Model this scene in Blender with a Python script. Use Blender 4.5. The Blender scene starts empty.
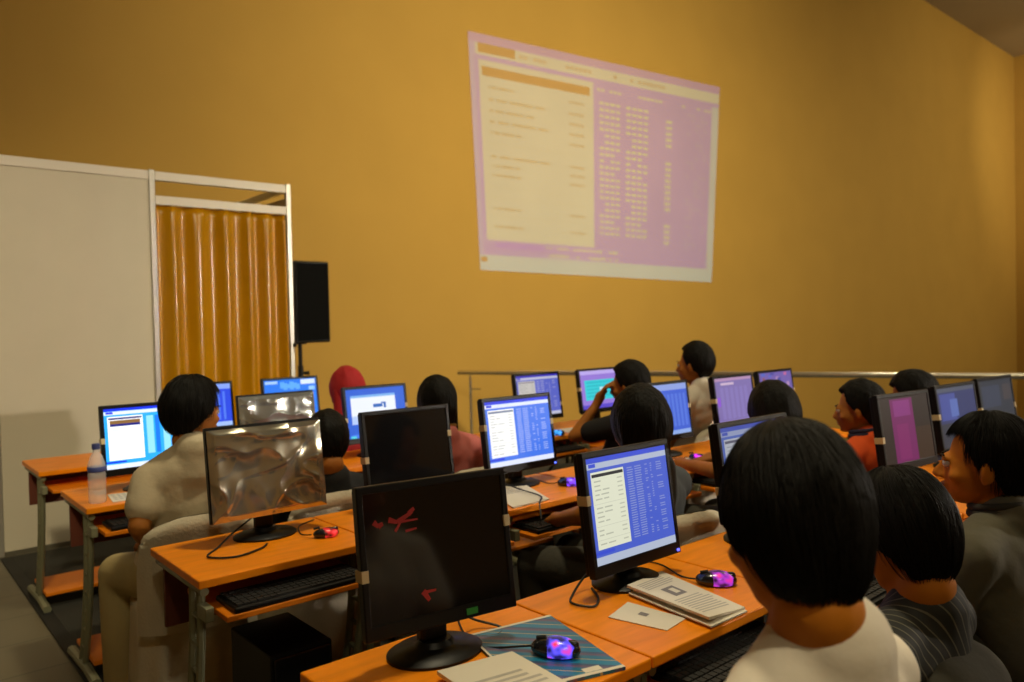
import bpy, bmesh, math, random
from mathutils import Vector, Matrix, noise
random.seed(7)
PI = math.pi
COL = bpy.context.scene.collection
V = Vector

# ---------------------------------------------------------------- materials
def mat(name, col, rough=.6, metal=0., spec=.5, var=0., scale=8., bump=0., bscale=60., emit=None, es=0., trans=0., stretch=None, coat=0., alpha=1.):
    m = bpy.data.materials.new(name); m.use_nodes = True
    nt = m.node_tree; b = nt.nodes['Principled BSDF']
    b.inputs['Base Color'].default_value = (*col, 1); b.inputs['Roughness'].default_value = rough
    b.inputs['Metallic'].default_value = metal; b.inputs['Specular IOR Level'].default_value = spec
    b.inputs['Transmission Weight'].default_value = trans; b.inputs['Coat Weight'].default_value = coat
    b.inputs['Alpha'].default_value = alpha
    if emit: b.inputs['Emission Color'].default_value = (*emit, 1); b.inputs['Emission Strength'].default_value = es
    if var or bump:
        tc = nt.nodes.new('ShaderNodeTexCoord'); mp = nt.nodes.new('ShaderNodeMapping')
        nt.links.new(tc.outputs['Object'], mp.inputs['Vector'])
        if stretch: mp.inputs['Scale'].default_value = stretch
    if var:
        n = nt.nodes.new('ShaderNodeTexNoise'); n.inputs['Scale'].default_value = scale; n.inputs['Detail'].default_value = 4
        nt.links.new(mp.outputs[0], n.inputs['Vector'])
        r = nt.nodes.new('ShaderNodeValToRGB')
        r.color_ramp.elements[0].position = .3; r.color_ramp.elements[1].position = .7
        r.color_ramp.elements[0].color = (*[c*(1-var) for c in col], 1); r.color_ramp.elements[1].color = (*[min(1, c*(1+var)) for c in col], 1)
        nt.links.new(n.outputs['Fac'], r.inputs['Fac']); nt.links.new(r.outputs['Color'], b.inputs['Base Color'])
    if bump:
        n2 = nt.nodes.new('ShaderNodeTexNoise'); n2.inputs['Scale'].default_value = bscale; n2.inputs['Detail'].default_value = 3
        nt.links.new(mp.outputs[0], n2.inputs['Vector'])
        bp = nt.nodes.new('ShaderNodeBump'); bp.inputs['Strength'].default_value = bump; bp.inputs['Distance'].default_value = .01
        nt.links.new(n2.outputs['Fac'], bp.inputs['Height']); nt.links.new(bp.outputs[0], b.inputs['Normal'])
    return m
_em = {}
def glow(col, s=1.):
    k = (tuple(round(c, 3) for c in col), s)
    if k not in _em:
        m = bpy.data.materials.new('lit_pixels'); m.use_nodes = True; nt = m.node_tree
        b = nt.nodes['Principled BSDF']; b.inputs['Base Color'].default_value = (.01, .01, .012, 1); b.inputs['Roughness'].default_value = .4; b.inputs['Specular IOR Level'].default_value = .15
        b.inputs['Emission Color'].default_value = (*col, 1); b.inputs['Emission Strength'].default_value = s
        _em[k] = m
    return _em[k]
def stripes(name, c1, c2, dirv, freq, width, rough=.7, extra=None):
    m = mat(name, c1, rough); nt = m.node_tree; b = nt.nodes['Principled BSDF']
    tc = nt.nodes.new('ShaderNodeTexCoord'); dp = nt.nodes.new('ShaderNodeVectorMath'); dp.operation = 'DOT_PRODUCT'
    dp.inputs[1].default_value = [v*freq for v in dirv]; nt.links.new(tc.outputs['Object'], dp.inputs[0])
    fr = nt.nodes.new('ShaderNodeMath'); fr.operation = 'FRACT'; nt.links.new(dp.outputs['Value'], fr.inputs[0])
    r = nt.nodes.new('ShaderNodeValToRGB'); r.color_ramp.interpolation = 'CONSTANT'
    e = r.color_ramp.elements; e[0].color = (*c2, 1); e[1].position = width; e[1].color = (*c1, 1)
    for p, c in (extra or []):
        q = e.new(p); q.color = (*c, 1)
    nt.links.new(fr.outputs[0], r.inputs[0]); nt.links.new(r.outputs[0], b.inputs['Base Color'])
    return m

M = {
 'wall': mat('ochre_wall_paint', (.50, .30, .062), .85, spec=.2, var=.03, scale=1.2),
 'ceiling': mat('ceiling_paint', (.40, .33, .22), .9),
 'panel': mat('partition_board', (.66, .60, .46), .6, var=.02, scale=3),
 'alu': mat('aluminium_profile', (.50, .48, .42), .38, .6),
 'rail_white': mat('cream_rail', (.80, .74, .62), .4),
 'seam': mat('dark_joint', (.10, .09, .06), .7),
 'curtain': mat('amber_vinyl', (.50, .23, .0), .25, spec=.8, var=.05, scale=5),
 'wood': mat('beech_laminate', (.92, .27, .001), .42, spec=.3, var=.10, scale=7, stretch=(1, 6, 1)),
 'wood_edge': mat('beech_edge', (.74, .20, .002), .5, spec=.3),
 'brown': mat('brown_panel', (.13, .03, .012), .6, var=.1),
 'leg': mat('grey_green_steel', (.22, .22, .13), .45, .2),
 'steel': mat('brushed_steel', (.85, .80, .64), .24, .92),
 'black': mat('black_plastic', (.0045, .0045, .0045), .42, spec=.28, var=.1),
 'blackgloss': mat('black_gloss', (.006, .006, .007), .09, spec=.6),
 'key': mat('key_plastic', (.020, .020, .019), .5),
 'rubber': mat('rubber', (.012, .012, .012), .8),
 'cable': mat('cable_black', (.010, .010, .010), .5),
 'tape': mat('cream_tape', (.55, .46, .26), .6),
 'green': mat('green_sticker', (.03, .30, .05), .4),
 'paper': mat('white_paper', (.74, .68, .56), .8, var=.02),
 'ink': mat('printed_ink', (.22, .20, .20), .8),
 'ink2': mat('pale_ink', (.46, .43, .38), .8),
 'cover': mat('cream_chair_cloth', (.62, .56, .42), .85, var=.05, scale=10, bump=.25, bscale=90),
 'skin': mat('skin', (.40, .145, .022), .62, spec=.3, var=.06, scale=20),
 'skin_dim': mat('tan_skin', (.50, .165, .010), .65, spec=.25, var=.06, scale=20),
 'hair': mat('black_hair', (.0045, .004, .003), .60, spec=.14, var=.3, scale=60, stretch=(1, 1, .15), bump=.5, bscale=120),
 'strand': mat('hair_strand', (.006, .005, .0035), .5, spec=.22),
 'eye': mat('eye_white', (.6, .55, .5), .3), 'iris': mat('dark_iris', (.02, .012, .008), .2),
 'lip': mat('lips', (.26, .07, .045), .5),
 'white_shirt': mat('white_cotton', (.72, .65, .54), .9, var=.04, bump=.3, bscale=25),
 'beige_shirt': mat('beige_cotton', (.54, .46, .31), .9, var=.05, bump=.4, bscale=22),
 'khaki': mat('khaki_cotton', (.40, .32, .14), .9, var=.08, bump=.3, bscale=20),
 'dark_trousers': mat('charcoal_cotton', (.045, .042, .030), .9, var=.1, bump=.3, bscale=25),
 'black_shirt': mat('black_cotton', (.010, .010, .010), .9),
 'pink': mat('pink_cotton', (.48, .13, .11), .9, var=.06, bump=.2, bscale=25),
 'red': mat('red_cloth', (.42, .012, .016), .8, var=.08, bump=.2, bscale=30),
 'orange': mat('orange_cotton', (.80, .10, .010), .85),
 'slate': mat('slate_cotton', (.050, .060, .065), .9),
 'grey': mat('grey_green_cotton', (.115, .105, .068), .85, var=.08, bump=.3, bscale=20),
 'navy': mat('navy_cotton', (.02, .02, .05), .9),
 'blue_cap': mat('blue_plastic', (.02, .03, .14), .4),
 'shoe': mat('dark_shoe', (.02, .015, .01), .5),
 'film': mat('crumpled_silver_film', (.64, .62, .50), .18, .86, spec=.8),
 'film2': mat('crumpled_grey_film', (.50, .54, .55), .2, .8, spec=.8),
}
M['striped'] = stripes('dark_striped_shirt', (.012, .013, .010), (.11, .10, .065), (1, .2, .35), 52, .15)
M['mag'] = stripes('blue_striped_print', (.012, .13, .27), (.42, .36, .20), (.9, .75, 0), 15, .06, .35,
                   [(.10, (.02, .17, .30)), (.32, (.10, .12, .22)), (.42, (.16, .09, .16)), (.50, (.05, .10, .20)), (.66, (.015, .20, .36))])
# tiles
def tile_mat():
    m = mat('floor_tiles', (.15, .125, .075), .4); nt = m.node_tree; b = nt.nodes['Principled BSDF']
    tc = nt.nodes.new('ShaderNodeTexCoord'); mp = nt.nodes.new('ShaderNodeMapping'); nt.links.new(tc.outputs['Object'], mp.inputs[0])
    mp.inputs['Location'].default_value = (.11, .2, 0)
    br = nt.nodes.new('ShaderNodeTexBrick'); nt.links.new(mp.outputs[0], br.inputs['Vector'])
    br.offset = 0; br.inputs['Color1'].default_value = (.165, .14, .085, 1); br.inputs['Color2'].default_value = (.15, .125, .075, 1)
    br.inputs['Mortar'].default_value = (.07, .06, .035, 1); br.inputs['Scale'].default_value = 1
    br.inputs['Mortar Size'].default_value = .004; br.inputs['Brick Width'].default_value = .40; br.inputs['Row Height'].default_value = .40
    nt.links.new(br.outputs['Color'], b.inputs['Base Color']); return m
M['tile'] = tile_mat()
M['carpet'] = mat('charcoal_carpet', (.032, .031, .023), .95, var=.25, scale=120, bump=.5, bscale=400)
M['carpet_edge'] = mat('black_carpet_edging', (.010, .010, .008), .7)
def bottle_mat():
    m = bpy.data.materials.new('clear_plastic'); m.use_nodes = True; nt = m.node_tree; b = nt.nodes['Principled BSDF']
    b.inputs['Base Color'].default_value = (.93, .95, .95, 1); b.inputs['Roughness'].default_value = .05
    b.inputs['Alpha'].default_value = .32; b.inputs['IOR'].default_value = 1.3
    return m
M['clear'] = bottle_mat()

# ---------------------------------------------------------------- mesh collector
class MB:
    def __init__(s): s.v = []; s.f = []; s.m = []; s.mi = 0; s.mats = []
    def use(s, m):
        if m not in s.mats: s.mats.append(m)
        s.mi = s.mats.index(m); return s
    def add(s, vs, fs):
        o = len(s.v); s.v += [V(v) for v in vs]
        for f in fs: s.f.append([o+i for i in f]); s.m.append(s.mi)
    def box(s, a, b, bev=0., M_=None):
        (x0, y0, z0), (x1, y1, z1) = a, b
        if bev <= 0:
            vs = [(x0,y0,z0),(x1,y0,z0),(x1,y1,z0),(x0,y1,z0),(x0,y0,z1),(x1,y0,z1),(x1,y1,z1),(x0,y1,z1)]
            fs = [(0,3,2,1),(4,5,6,7),(0,1,5,4),(1,2,6,5),(2,3,7,6),(3,0,4,7)]
        else:
            bm = bmesh.new(); bmesh.ops.create_cube(bm, size=1)
            for v in bm.verts: v.co = V(((x0+x1)/2+v.co.x*(x1-x0), (y0+y1)/2+v.co.y*(y1-y0), (z0+z1)/2+v.co.z*(z1-z0)))
            bmesh.ops.bevel(bm, geom=bm.edges[:], offset=bev, segments=2, profile=.5, affect='EDGES')
            bm.verts.index_update(); vs = [v.co.copy() for v in bm.verts]; fs = [[v.index for v in f.verts] for f in bm.faces]; bm.free()
        if M_: vs = [M_ @ V(v) for v in vs]
        s.add(vs, fs); return s
    def tube(s, pts, r, n=10, cap=True, flat=1.):
        pts = [V(p) for p in pts]; rs = r if isinstance(r, (list, tuple)) else [r]*len(pts)
        vs = []; up = None
        for i, p in enumerate(pts):
            t = (pts[min(i+1, len(pts)-1)] - pts[max(i-1, 0)]).normalized()
            if up is None: up = V((0,0,1)) if abs(t.z) < .9 else V((1,0,0))
            a = t.cross(up).normalized(); b = a.cross(t).normalized(); up = b
            for k in range(n):
                an = 2*PI*k/n; vs.append(p + a*math.cos(an)*rs[i] + b*math.sin(an)*rs[i]*flat)
        fs = [(i*n+k, i*n+(k+1) % n, (i+1)*n+(k+1) % n, (i+1)*n+k) for i in range(len(pts)-1) for k in range(n)]
        if cap: fs += [tuple(range(n-1, -1, -1)), tuple((len(pts)-1)*n+k for k in range(n))]
        s.add(vs, fs); return s
    def lathe(s, prof, c=(0,0,0), n=24, sx=1., sy=1.):
        c = V(c); vs = [c + V((r*math.cos(2*PI*k/n)*sx, r*math.sin(2*PI*k/n)*sy, z)) for r, z in prof for k in range(n)]
        fs = [(i*n+k, i*n+(k+1) % n, (i+1)*n+(k+1) % n, (i+1)*n+k) for i in range(len(prof)-1) for k in range(n)]
        fs += [tuple(range(n-1, -1, -1)), tuple((len(prof)-1)*n+k for k in range(n))]
        s.add(vs, fs); return s
    def ell(s, c, ax, R=None, nu=20, nv=12, fn=None):
        c = V(c); vs = []; fs = []
        for j in range(nv+1):
            th = PI*j/nv
            for i in range(nu):
                ph = 2*PI*i/nu; d = V((math.sin(th)*math.cos(ph), math.sin(th)*math.sin(ph), math.cos(th)))
                k = fn(d) if fn else 1.
                p = V((d.x*ax[0]*k, d.y*ax[1]*k, d.z*ax[2]*k))
                if R: p = R @ p
                vs.append(c+p)
        # poles are rings of coincident vertices: merge them
        top = len(s.v); base = []
        ring = lambda j: [j*nu+i for i in range(nu)]
        keep = [vs[0]] + vs[nu:nv*nu] + [vs[nv*nu]]
        idx = lambda j, i: 0 if j == 0 else (len(keep)-1 if j == nv else 1+(j-1)*nu+i % nu)
        for j in range(nv):
            for i in range(nu):
                q = [idx(j, i), idx(j+1, i), idx(j+1, i+1), idx(j, i+1)]
                u = []
                for a in q:
                    if a not in u: u.append(a)
                fs.append(u)
        s.add(keep, fs); return s
    def cap(s, p0, r0, p1, r1, n=16, flat=1., side=None):
        """closed tapered capsule; flat squashes it along 'side'"""
        p0, p1 = V(p0), V(p1); t = (p1-p0); L = t.length; t.normalize()
        a = V(side).normalized() if side else (t.cross(V((0,0,1))) if abs(t.z) < .9 else t.cross(V((0,1,0)))).normalized()
        a = (a - t*a.dot(t)).normalized(); b = t.cross(a).normalized()
        prof = [(-r0*math.cos(q), r0*math.sin(q)) for q in (0, PI/8, PI/4, 3*PI/8)] + [(0, r0)] + [(L*k/4, r0+(r1-r0)*k/4) for k in (1, 2, 3)] + [(L, r1)] + [(L+r1*math.sin(q), r1*math.cos(q)) for q in (PI/8, PI/4, 3*PI/8, PI/2)]
        vs = [p0+t*prof[0][0]]; 
        for z, r in prof[1:-1]:
            for k in range(n):
                an = 2*PI*k/n; vs.append(p0+t*z+a*math.cos(an)*r*flat+b*math.sin(an)*r)
        vs.append(p0+t*prof[-1][0]); m = len(prof)-2; fs = []
        for k in range(n):
            k2 = (k+1) % n; fs.append((0, 1+k2, 1+k)); fs.append((1+(m-1)*n+k, 1+(m-1)*n+k2, len(vs)-1))
            for j in range(m-1): fs.append((1+j*n+k, 1+j*n+k2, 1+(j+1)*n+k2, 1+(j+1)*n+k))
        s.add(vs, fs); return s
    def grid(s, fn, nu, nv):
        vs = [fn(i/nu, j/nv) for j in range(nv+1) for i in range(nu+1)]
        fs = [(j*(nu+1)+i, j*(nu+1)+i+1, (j+1)*(nu+1)+i+1, (j+1)*(nu+1)+i) for j in range(nv) for i in range(nu)]
        s.add(vs, fs); return s
    def build(s, name, m=None, parent=None, smooth=False, Mx=None, fixn=False):
        if m and not s.mats: s.mats = [m]
        me = bpy.data.meshes.new(name); vs = [Mx @ v for v in s.v] if Mx else s.v
        me.from_pydata([tuple(v) for v in vs], [], s.f)
        for q in s.mats: me.materials.append(q)
        me.polygons.foreach_set('material_index', s.m)
        if fixn:
            bm = bmesh.new(); bm.from_mesh(me); bmesh.ops.recalc_face_normals(bm, faces=bm.faces); bm.to_mesh(me); bm.free()
        if smooth:
            me.polygons.foreach_set('use_smooth', [True]*len(me.polygons)); 
            if smooth != 'all': me.set_sharp_from_angle(angle=R(40))
        me.update(); o = bpy.data.objects.new(name, me); COL.objects.link(o)
        if parent: o.parent = parent
        return o
def R(a): return a*PI/180
def tag(o, label=None, cat=None, group=None, kind=None):
    if label: o['label'] = label
    if cat: o['category'] = cat
    if group: o['group'] = group
    if kind: o['kind'] = kind
    return o
def thing(name, loc, rz=0, label=None, cat=None, group=None):
    o = bpy.data.objects.new(name, None); o.empty_display_size = .05; COL.objects.link(o)
    o.location = loc; o.rotation_euler = (0, 0, rz); return tag(o, label, cat, group)
def copy_tree(o, parent=None):
    c = o.copy(); COL.objects.link(c); c.parent = parent
    for ch in list(o.children): copy_tree(ch, c)
    return c
def freeze(o, mods):
    """apply modifiers without operators"""
    for kind, kw in mods:
        m = o.modifiers.new(kind, kind)
        for k, v in kw.items(): setattr(m, k, v)
    bpy.context.view_layer.update()
    dg = bpy.context.evaluated_depsgraph_get(); ev = o.evaluated_get(dg)
    me = bpy.data.meshes.new_from_object(ev); me.name = o.name
    mats = [s for s in o.data.materials]
    o.modifiers.clear(); old = o.data; o.data = me; bpy.data.meshes.remove(old)
    me.materials.clear()
    for q in mats: me.materials.append(q)
    me.polygons.foreach_set('material_index', [0]*len(me.polygons))
    me.polygons.foreach_set('use_smooth', [True]*len(me.polygons)); me.update()
    return o
def blob(mb, name, m, parent, vox=.008, sm=4):
    o = mb.build(name, m, parent, fixn=False)
    return freeze(o, [('REMESH', dict(mode='VOXEL', voxel_size=vox, use_smooth_shade=True)), ('SMOOTH', dict(factor=.5, iterations=sm))])

# ---------------------------------------------------------------- room
YW = 7.5; XR = 26.07; ZC = 8.95; XL = -5.; YB = -7.; XE = .69
def struct(name, mb, m, **k): return tag(mb.build(name, m, **k), kind='structure')
def rx(y, off=0.): return 5.25+(7.05-y)*.43662+off      # x of the handrail line
def slab(pts, z0, z1):
    n = len(pts); q = MB(); q.add([(x, y, z) for z in (z0, z1) for x, y in pts], [tuple(range(n-1, -1, -1)), tuple(range(n, 2*n))]+[(k, (k+1) % n, n+(k+1) % n, n+k) for k in range(n)]); return q
ZL = -3.2
struct('floor', slab([(XL, YB), (rx(YB, .12), YB), (rx(YW, .12), YW), (XL, YW)], -.25, 0), M['tile'])
struct('floor_lower', MB().box((XL, YB, ZL-.1), (XR, YW, ZL)), M['tile'])
struct('ceiling', MB().box((XL-.2, YB-.2, ZC), (XR+.2, YW+.2, ZC+.1)), M['ceiling'])
struct('wall_back', MB().box((XL-.2, YW, ZL), (XR+.2, YW+.2, ZC)), M['wall'])
struct('wall_right', MB().box((XR, YB, ZL), (XR+.2, YW, ZC)), M['wall'])
struct('wall_left', MB().box((XL-.2, YB, ZL), (XL, YW, ZC)), M['wall'])
struct('wall_front', MB().box((XL-.2, YB-.2, ZL), (XR+.2, YB, ZC)), M['wall'])
c = slab([(XE+.06, -6.5), (rx(-6.5, -.10), -6.5), (rx(5.86, -.10), 5.86), (XE+.06, 5.86)], 0, .008); c.mats = [M['carpet']]; c.use(M['carpet_edge']).box((XE, -6.5, 0), (XE+.06, 5.86, .009))
tag(c.build('carpet'), 'charcoal carpet with black edging under the computer desks', 'carpet')

# projected picture: a flat patch of the painted wall that the projector's beam falls on
TLp, TRp, BRp, BLp = (5.84, 5.05), (11.17, 5.34), (10.84, 2.06), (5.95, 2.12)
q = MB(); q.add([(p[0], YW-t, p[1]) for t in (.001, .003) for p in (TLp, TRp, BRp, BLp)], [(4,5,6,7),(3,2,1,0),(0,1,5,4),(1,2,6,5),(2,3,7,6),(3,0,4,7)])
tag(q.build('projected_image', M['wall'], fixn=True), 'large projected purple and cream computer window on the ochre wall', 'projection')

# ---------------------------------------------------------------- partition booth
PY = 5.93
def post(x, y, par, name='post', h=2.60):
    p = MB(); p.box((x-.02, y-.02, 0), (x+.02, y+.02, h), .003); p.use(M['seam']) if False else None
    return p.build(name, M['alu'], par)
par = thing('partition_wall', (1.2, PY, 0), 0, 'white exhibition partition panels with aluminium posts left of the amber curtain', 'partition')
def loc(par, mb): mb.v = [v-V(par.location) for v in mb.v]; return mb
def lpart(par, mb, name, m=None, **k): return loc(par, mb).build(name, m, par, **k)
for x0, x1 in ((-1.28, -.29), (-.29, .70), (.70, 1.69)):
    lpart(par, MB().box((x0+.02, PY-.006, .03), (x1-.02, PY+.006, 2.535)), 'board', M['panel'])
    lpart(par, MB().box((x0+.02, PY-.02, 2.535), (x1-.02, PY+.02, 2.60), .004), 'top_rail', M['rail_white'])
    lpart(par, MB().box((x0+.02, PY-.02, 0), (x1-.02, PY+.02, .03)), 'bottom_rail', M['seam'])
for x in (-1.28, -.29, .70, 1.69): lpart(par, MB().box((x-.02, PY-.022, 0), (x+.02, PY+.022, 2.61), .005), 'post', M['alu'])
bo = thing('curtain_booth_frame', (2.2, PY, 0), 0, 'aluminium booth frame with two cream top rails around the amber curtain', 'booth frame')
lpart(bo, MB().box((1.71, PY-.02, 2.535), (2.71, PY+.02, 2.60), .004), 'top_rail', M['rail_white'])
lpart(bo, MB().box((1.71, PY-.02, 2.36), (2.71, PY+.02, 2.425), .004), 'curtain_rail', M['rail_white'])
lpart(bo, MB().box((1.71, PY+1.02, 2.535), (2.71, PY+1.06, 2.60), .004), 'rear_rail', M['rail_white'])
for x in (1.69, 2.73): lpart(bo, MB().box((x-.02, PY+.024, 2.55), (x+.02, PY+1.02, 2.60), .004), 'side_beam', M['alu'])
lpart(bo, MB().box((2.71, PY-.022, 0), (2.75, PY+.022, 2.61), .005), 'post', M['alu'])
for x in (1.69, 2.73): lpart(bo, MB().box((x-.02, PY+1.02, 0), (x+.02, PY+1.06, 2.61), .005), 'post', M['alu'])
for x in (1.69, 2.73): lpart(bo, MB().box((x-.006, PY+.024, .03), (x+.006, PY+1.02, 2.50)), 'side_board', M['panel'])
lpart(bo, MB().box((2.735, PY-.05, 1.29), (2.755, PY-.02, 1.32), .004), 'latch', M['black'])
def curt(u, v):
    x = 1.72+u*.98; ph = u*5.6*2*PI+.9*math.sin(u*7+.6)
    a = .030*(1-.35*math.exp(-((1-v)*30)))
    y = PY+.01+a*math.sin(ph)+.0035*math.sin(ph*1.7+v*1.5)+.002*math.sin(v*6+u*9)
    return V((x, y, .02+v*2.34))
cu = MB().grid(curt, 220, 40)
cuo = cu.build('amber_curtain', M['curtain'], smooth='all'); sol = cuo.modifiers.new('t', 'SOLIDIFY'); sol.thickness = .003
tag(cuo, 'glossy amber vinyl curtain hanging in pleats inside the booth frame', 'curtain')

# speaker on a stand
st = thing('speaker_stand', (3.13, 6.62, 0), 0, 'black speaker stand rising beside the curtain booth', 'stand')
MB().tube([(0,0,.25), (0,0,1.30)], .018).build('pole', M['black'], st, smooth=True)
for k in range(3):
    a = R(90+120*k); MB().tube([(0,0,.62), (.30*math.cos(a), .30*math.sin(a), .22), (.42*math.cos(a), .42*math.sin(a), .012)], .011).build('leg', M['black'], st, smooth=True)
MB().tube([(.015,0,1.03), (.075,-.01,1.03)], [.012,.02]).build('knob', M['black'], st, smooth=True)
MB().tube([(0,0,.95), (0,0,1.10)], .026).build('collar', M['black'], st, smooth=True)
sp = thing('loudspeaker', (3.20, 6.62, 1.30), 0, 'black loudspeaker box raised beside the curtain booth', 'speaker')
cab = MB().box((-.17,-.14,.01), (.17,.16,.75), .015).build('cabinet', M['black'], sp)
MB().box((-.15,-.152,.03), (.15,-.141,.73), .004).build('grille', mat('speaker_grille', (.004,.004,.004), .8, spec=.1, bump=.5, bscale=300), cab)
MB().box((-.11,-.05,-.004), (-.03,.05,.012)).build('socket', M['black'], sp)

# hand rail
ra = thing('handrail', (5.25, 7.05, 0), 0, 'shiny steel handrail with posts running in front of the ochre wall', 'handrail')
A = V((5.25, 7.05, .905)); Bq = V((11.17, -6.5, .905))
def rp(t): return A.lerp(Bq, t)-V(ra.location)
MB().tube([rp(0), rp(.25), rp(.5), rp(.75), rp(1)], .028, 16).build('top_rail', M['steel'], ra, smooth=True)
for t in (.01, .107, .21, .315, .42, .525, .63, .735, .84, .99):
    p = rp(t); o = MB(); o.tube([(p.x, p.y, 0), (p.x, p.y, .87)], .018, 12); o.tube([(p.x, p.y, .008), (p.x, p.y, .016)], .05, 16); po_ = o.build('post', M['steel'], ra, smooth=True)
    dr = (Bq-A).normalized()*.13
    MB().tube([V((p.x, p.y, .72)), V((p.x, p.y, .72))+dr], .010, 8).build('bracket', M['steel'], po_, smooth=True)

# ---------------------------------------------------------------- desks
ROW = {1: (1.44, 1.0), 2: (2.61, 2.16), 3: (3.87, 3.38), 4: (4.98, 4.48)}
DX = {1: .66, 2: .705, 3: .685, 4: .70}
PITCH = .56
def make_desk(depth, label):
    """origin: floor, back left corner of the desk; extends +x and -y"""
    W = .555; t = thing('computer_desk', (0,0,0), 0, label, 'desk', 'computer desks')
    tp = MB(); tp.use(M['wood']).box((0, -depth, .715), (W, 0, .74), .004); tp.build('desktop', None, t)
    yf = -depth
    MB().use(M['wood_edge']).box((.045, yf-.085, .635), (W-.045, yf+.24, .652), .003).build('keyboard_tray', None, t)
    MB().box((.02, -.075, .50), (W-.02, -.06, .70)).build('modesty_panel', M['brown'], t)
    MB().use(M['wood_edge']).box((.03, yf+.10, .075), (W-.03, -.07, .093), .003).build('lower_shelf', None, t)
    for x in (.022, W-.022):
        f = MB()
        pts = []
        for k in range(9):
            s = k/8; pts.append((x, yf+.05+.17*s*s, .70-.655*s))
        f.tube(pts, .0125, 8, flat=1); f.tube([(p[0], p[1]+.065, p[2]) for p in pts], .0125, 8)
        f.tube([(x, yf+.02, .70), (x, -.02, .70)], .013, 8)
        f.tube([(x, yf+.03, .03), (x, yf+.2, .042), (x, -.01, .03)], .02, 8)
        f.build('side_frame', M['leg'], t, smooth=True)
        g = MB()
        for k in range(1, 8):
            p = pts[k]; g.box((x-.008, p[1], p[2]-.004), (x+.008, p[1]+.065, p[2]+.004))
        g.build('rungs', M['leg'], t)
        MB().box((x-.012, yf-.02, .625), (x+.012, yf+.05, .665), .003).build('bracket', M['leg'], t)
        for y in (yf+.04, -.03): MB().lathe([(.016,0), (.02,.006), (.016,.016)], (x, y, 0), 12).build('foot', M['rubber'], t, smooth=True)
    return t
def ordn(i): return ['first','second','third','fourth','fifth','sixth','seventh'][i]
desk_lbl = {
 1: ['orange desk under the large dark monitor in the front row', 'orange desk under the lit monitor and booklet in the front row', 'orange desk beside the nearest person, lit mouse on it', 'orange front row desk fourth from its left end, behind the nearest head', 'front row desk under the magenta tinted monitor', 'front row desk second from its far right end', 'front row desk at the far right end'],
 2: ['orange desk under the silver film wrapped monitor', 'orange desk under the small dark monitor in the second row', 'orange desk with loose papers under the bright second row monitor', 'second row desk without a monitor, behind the long haired person', 'second row desk with a white sheet and magenta mouse', 'second row desk under the lavender monitor', 'second row desk under the pink and blue monitor'],
 3: ['orange desk with the water bottle', 'third row desk under the grey film wrapped monitor', 'third row desk under the monitor showing a white window', 'third row desk fourth from the left, hidden behind monitors', 'third row desk under the monitor before the handrail end', 'third row desk under the turquoise monitor'],
 4: ['orange desk against the white partition, nearest the tiles', 'back row desk second from the left by the curtain', 'back row desk under the blue monitor before the curtain edge']}
for r, L in desk_lbl.items():
    yb, yf = ROW[r]; proto = None
    for i, l in enumerate(L):
        if proto is None: proto = d = make_desk(yb-yf, l)
        else: d = copy_tree(proto); d['label'] = l
        d.location = (DX[r]+PITCH*i, yb, 0)

# ---------------------------------------------------------------- monitors
def S(r, g, b):
    f = lambda c: (c/255/12.92 if c/255 <= .04045 else ((c/255+.055)/1.055)**2.4)
    return (f(r), f(g), f(b))
W_, H_ = .392, .305      # outer bezel
BW = .016
SW, SH = W_-2*BW, H_-BW-.030
def scr(mb, u0, v0, u1, v1, col, lay, s=1.):
    """rectangle on the display, u right, v down, in 0..1"""
    X0 = -SW/2; Z1 = H_-BW; y = -.0005-.0003*lay
    mb.use(glow(col, s)); mb.add([(X0+u0*SW, y, Z1-v1*SH), (X0+u1*SW, y, Z1-v1*SH), (X0+u1*SW, y, Z1-v0*SH), (X0+u0*SW, y, Z1-v0*SH)], [(0,1,2,3)])
def editor(mb, bg, panel, bar, txt, dk, s=1., rows=24, seed=1, pu=(.035,.43), pv=(.135,.86), detail=True):
    rnd = random.Random(seed)
    scr(mb, 0,0,1,1, bg, 0, s); scr(mb, 0,0,1,.045, dk, 1, s); scr(mb, 0,.05,1,.105, bar, 1, s); scr(mb, 0,.925,1,1, bar, 1, s)
    scr(mb, pu[0],pv[0],pu[1],pv[1], panel, 1, s)
    scr(mb, pu[0]+.01,.155,pu[1]-.01,.185, txt, 2, s)
    scr(mb, .02,.055,.10,.09, dk, 2, s)
    scr(mb, .0,.875,.22,.905, dk, 1, s)
    if detail:
        n = 15; k = 0
        for j in range(n):
            v = .215+j*.042
            if j in (5, 10, 13): scr(mb, pu[0]+.01, v+.012, pu[1]-.01, v+.016, tuple(c*.75 for c in panel), 2, s); continue
            u = pu[0]+.03
            for w in range(rnd.choice((1, 2, 2))):
                L = rnd.uniform(.05, .10); scr(mb, u, v+.004, u+L, v+.016, tuple(c*.62 for c in panel), 2, s); u += L+.02
            scr(mb, pu[1]-.09, v+.004, pu[1]-.03, v+.016, tuple(c*.68 for c in panel), 2, s)
        lc = tuple(min(1, a*.55+b*.45) for a, b in zip(bg, bar))
        for j in range(rows):
            v = .15+j*(.70/rows)
            for a, b in ((.47,.55), (.57,.66), (.70,.74), (.77,.80), (.85,.93)):
                if a > .68 and rnd.random() < .35: continue
                scr(mb, a, v, b-rnd.uniform(0, .015), v+.30/rows, lc, 2, s)
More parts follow.
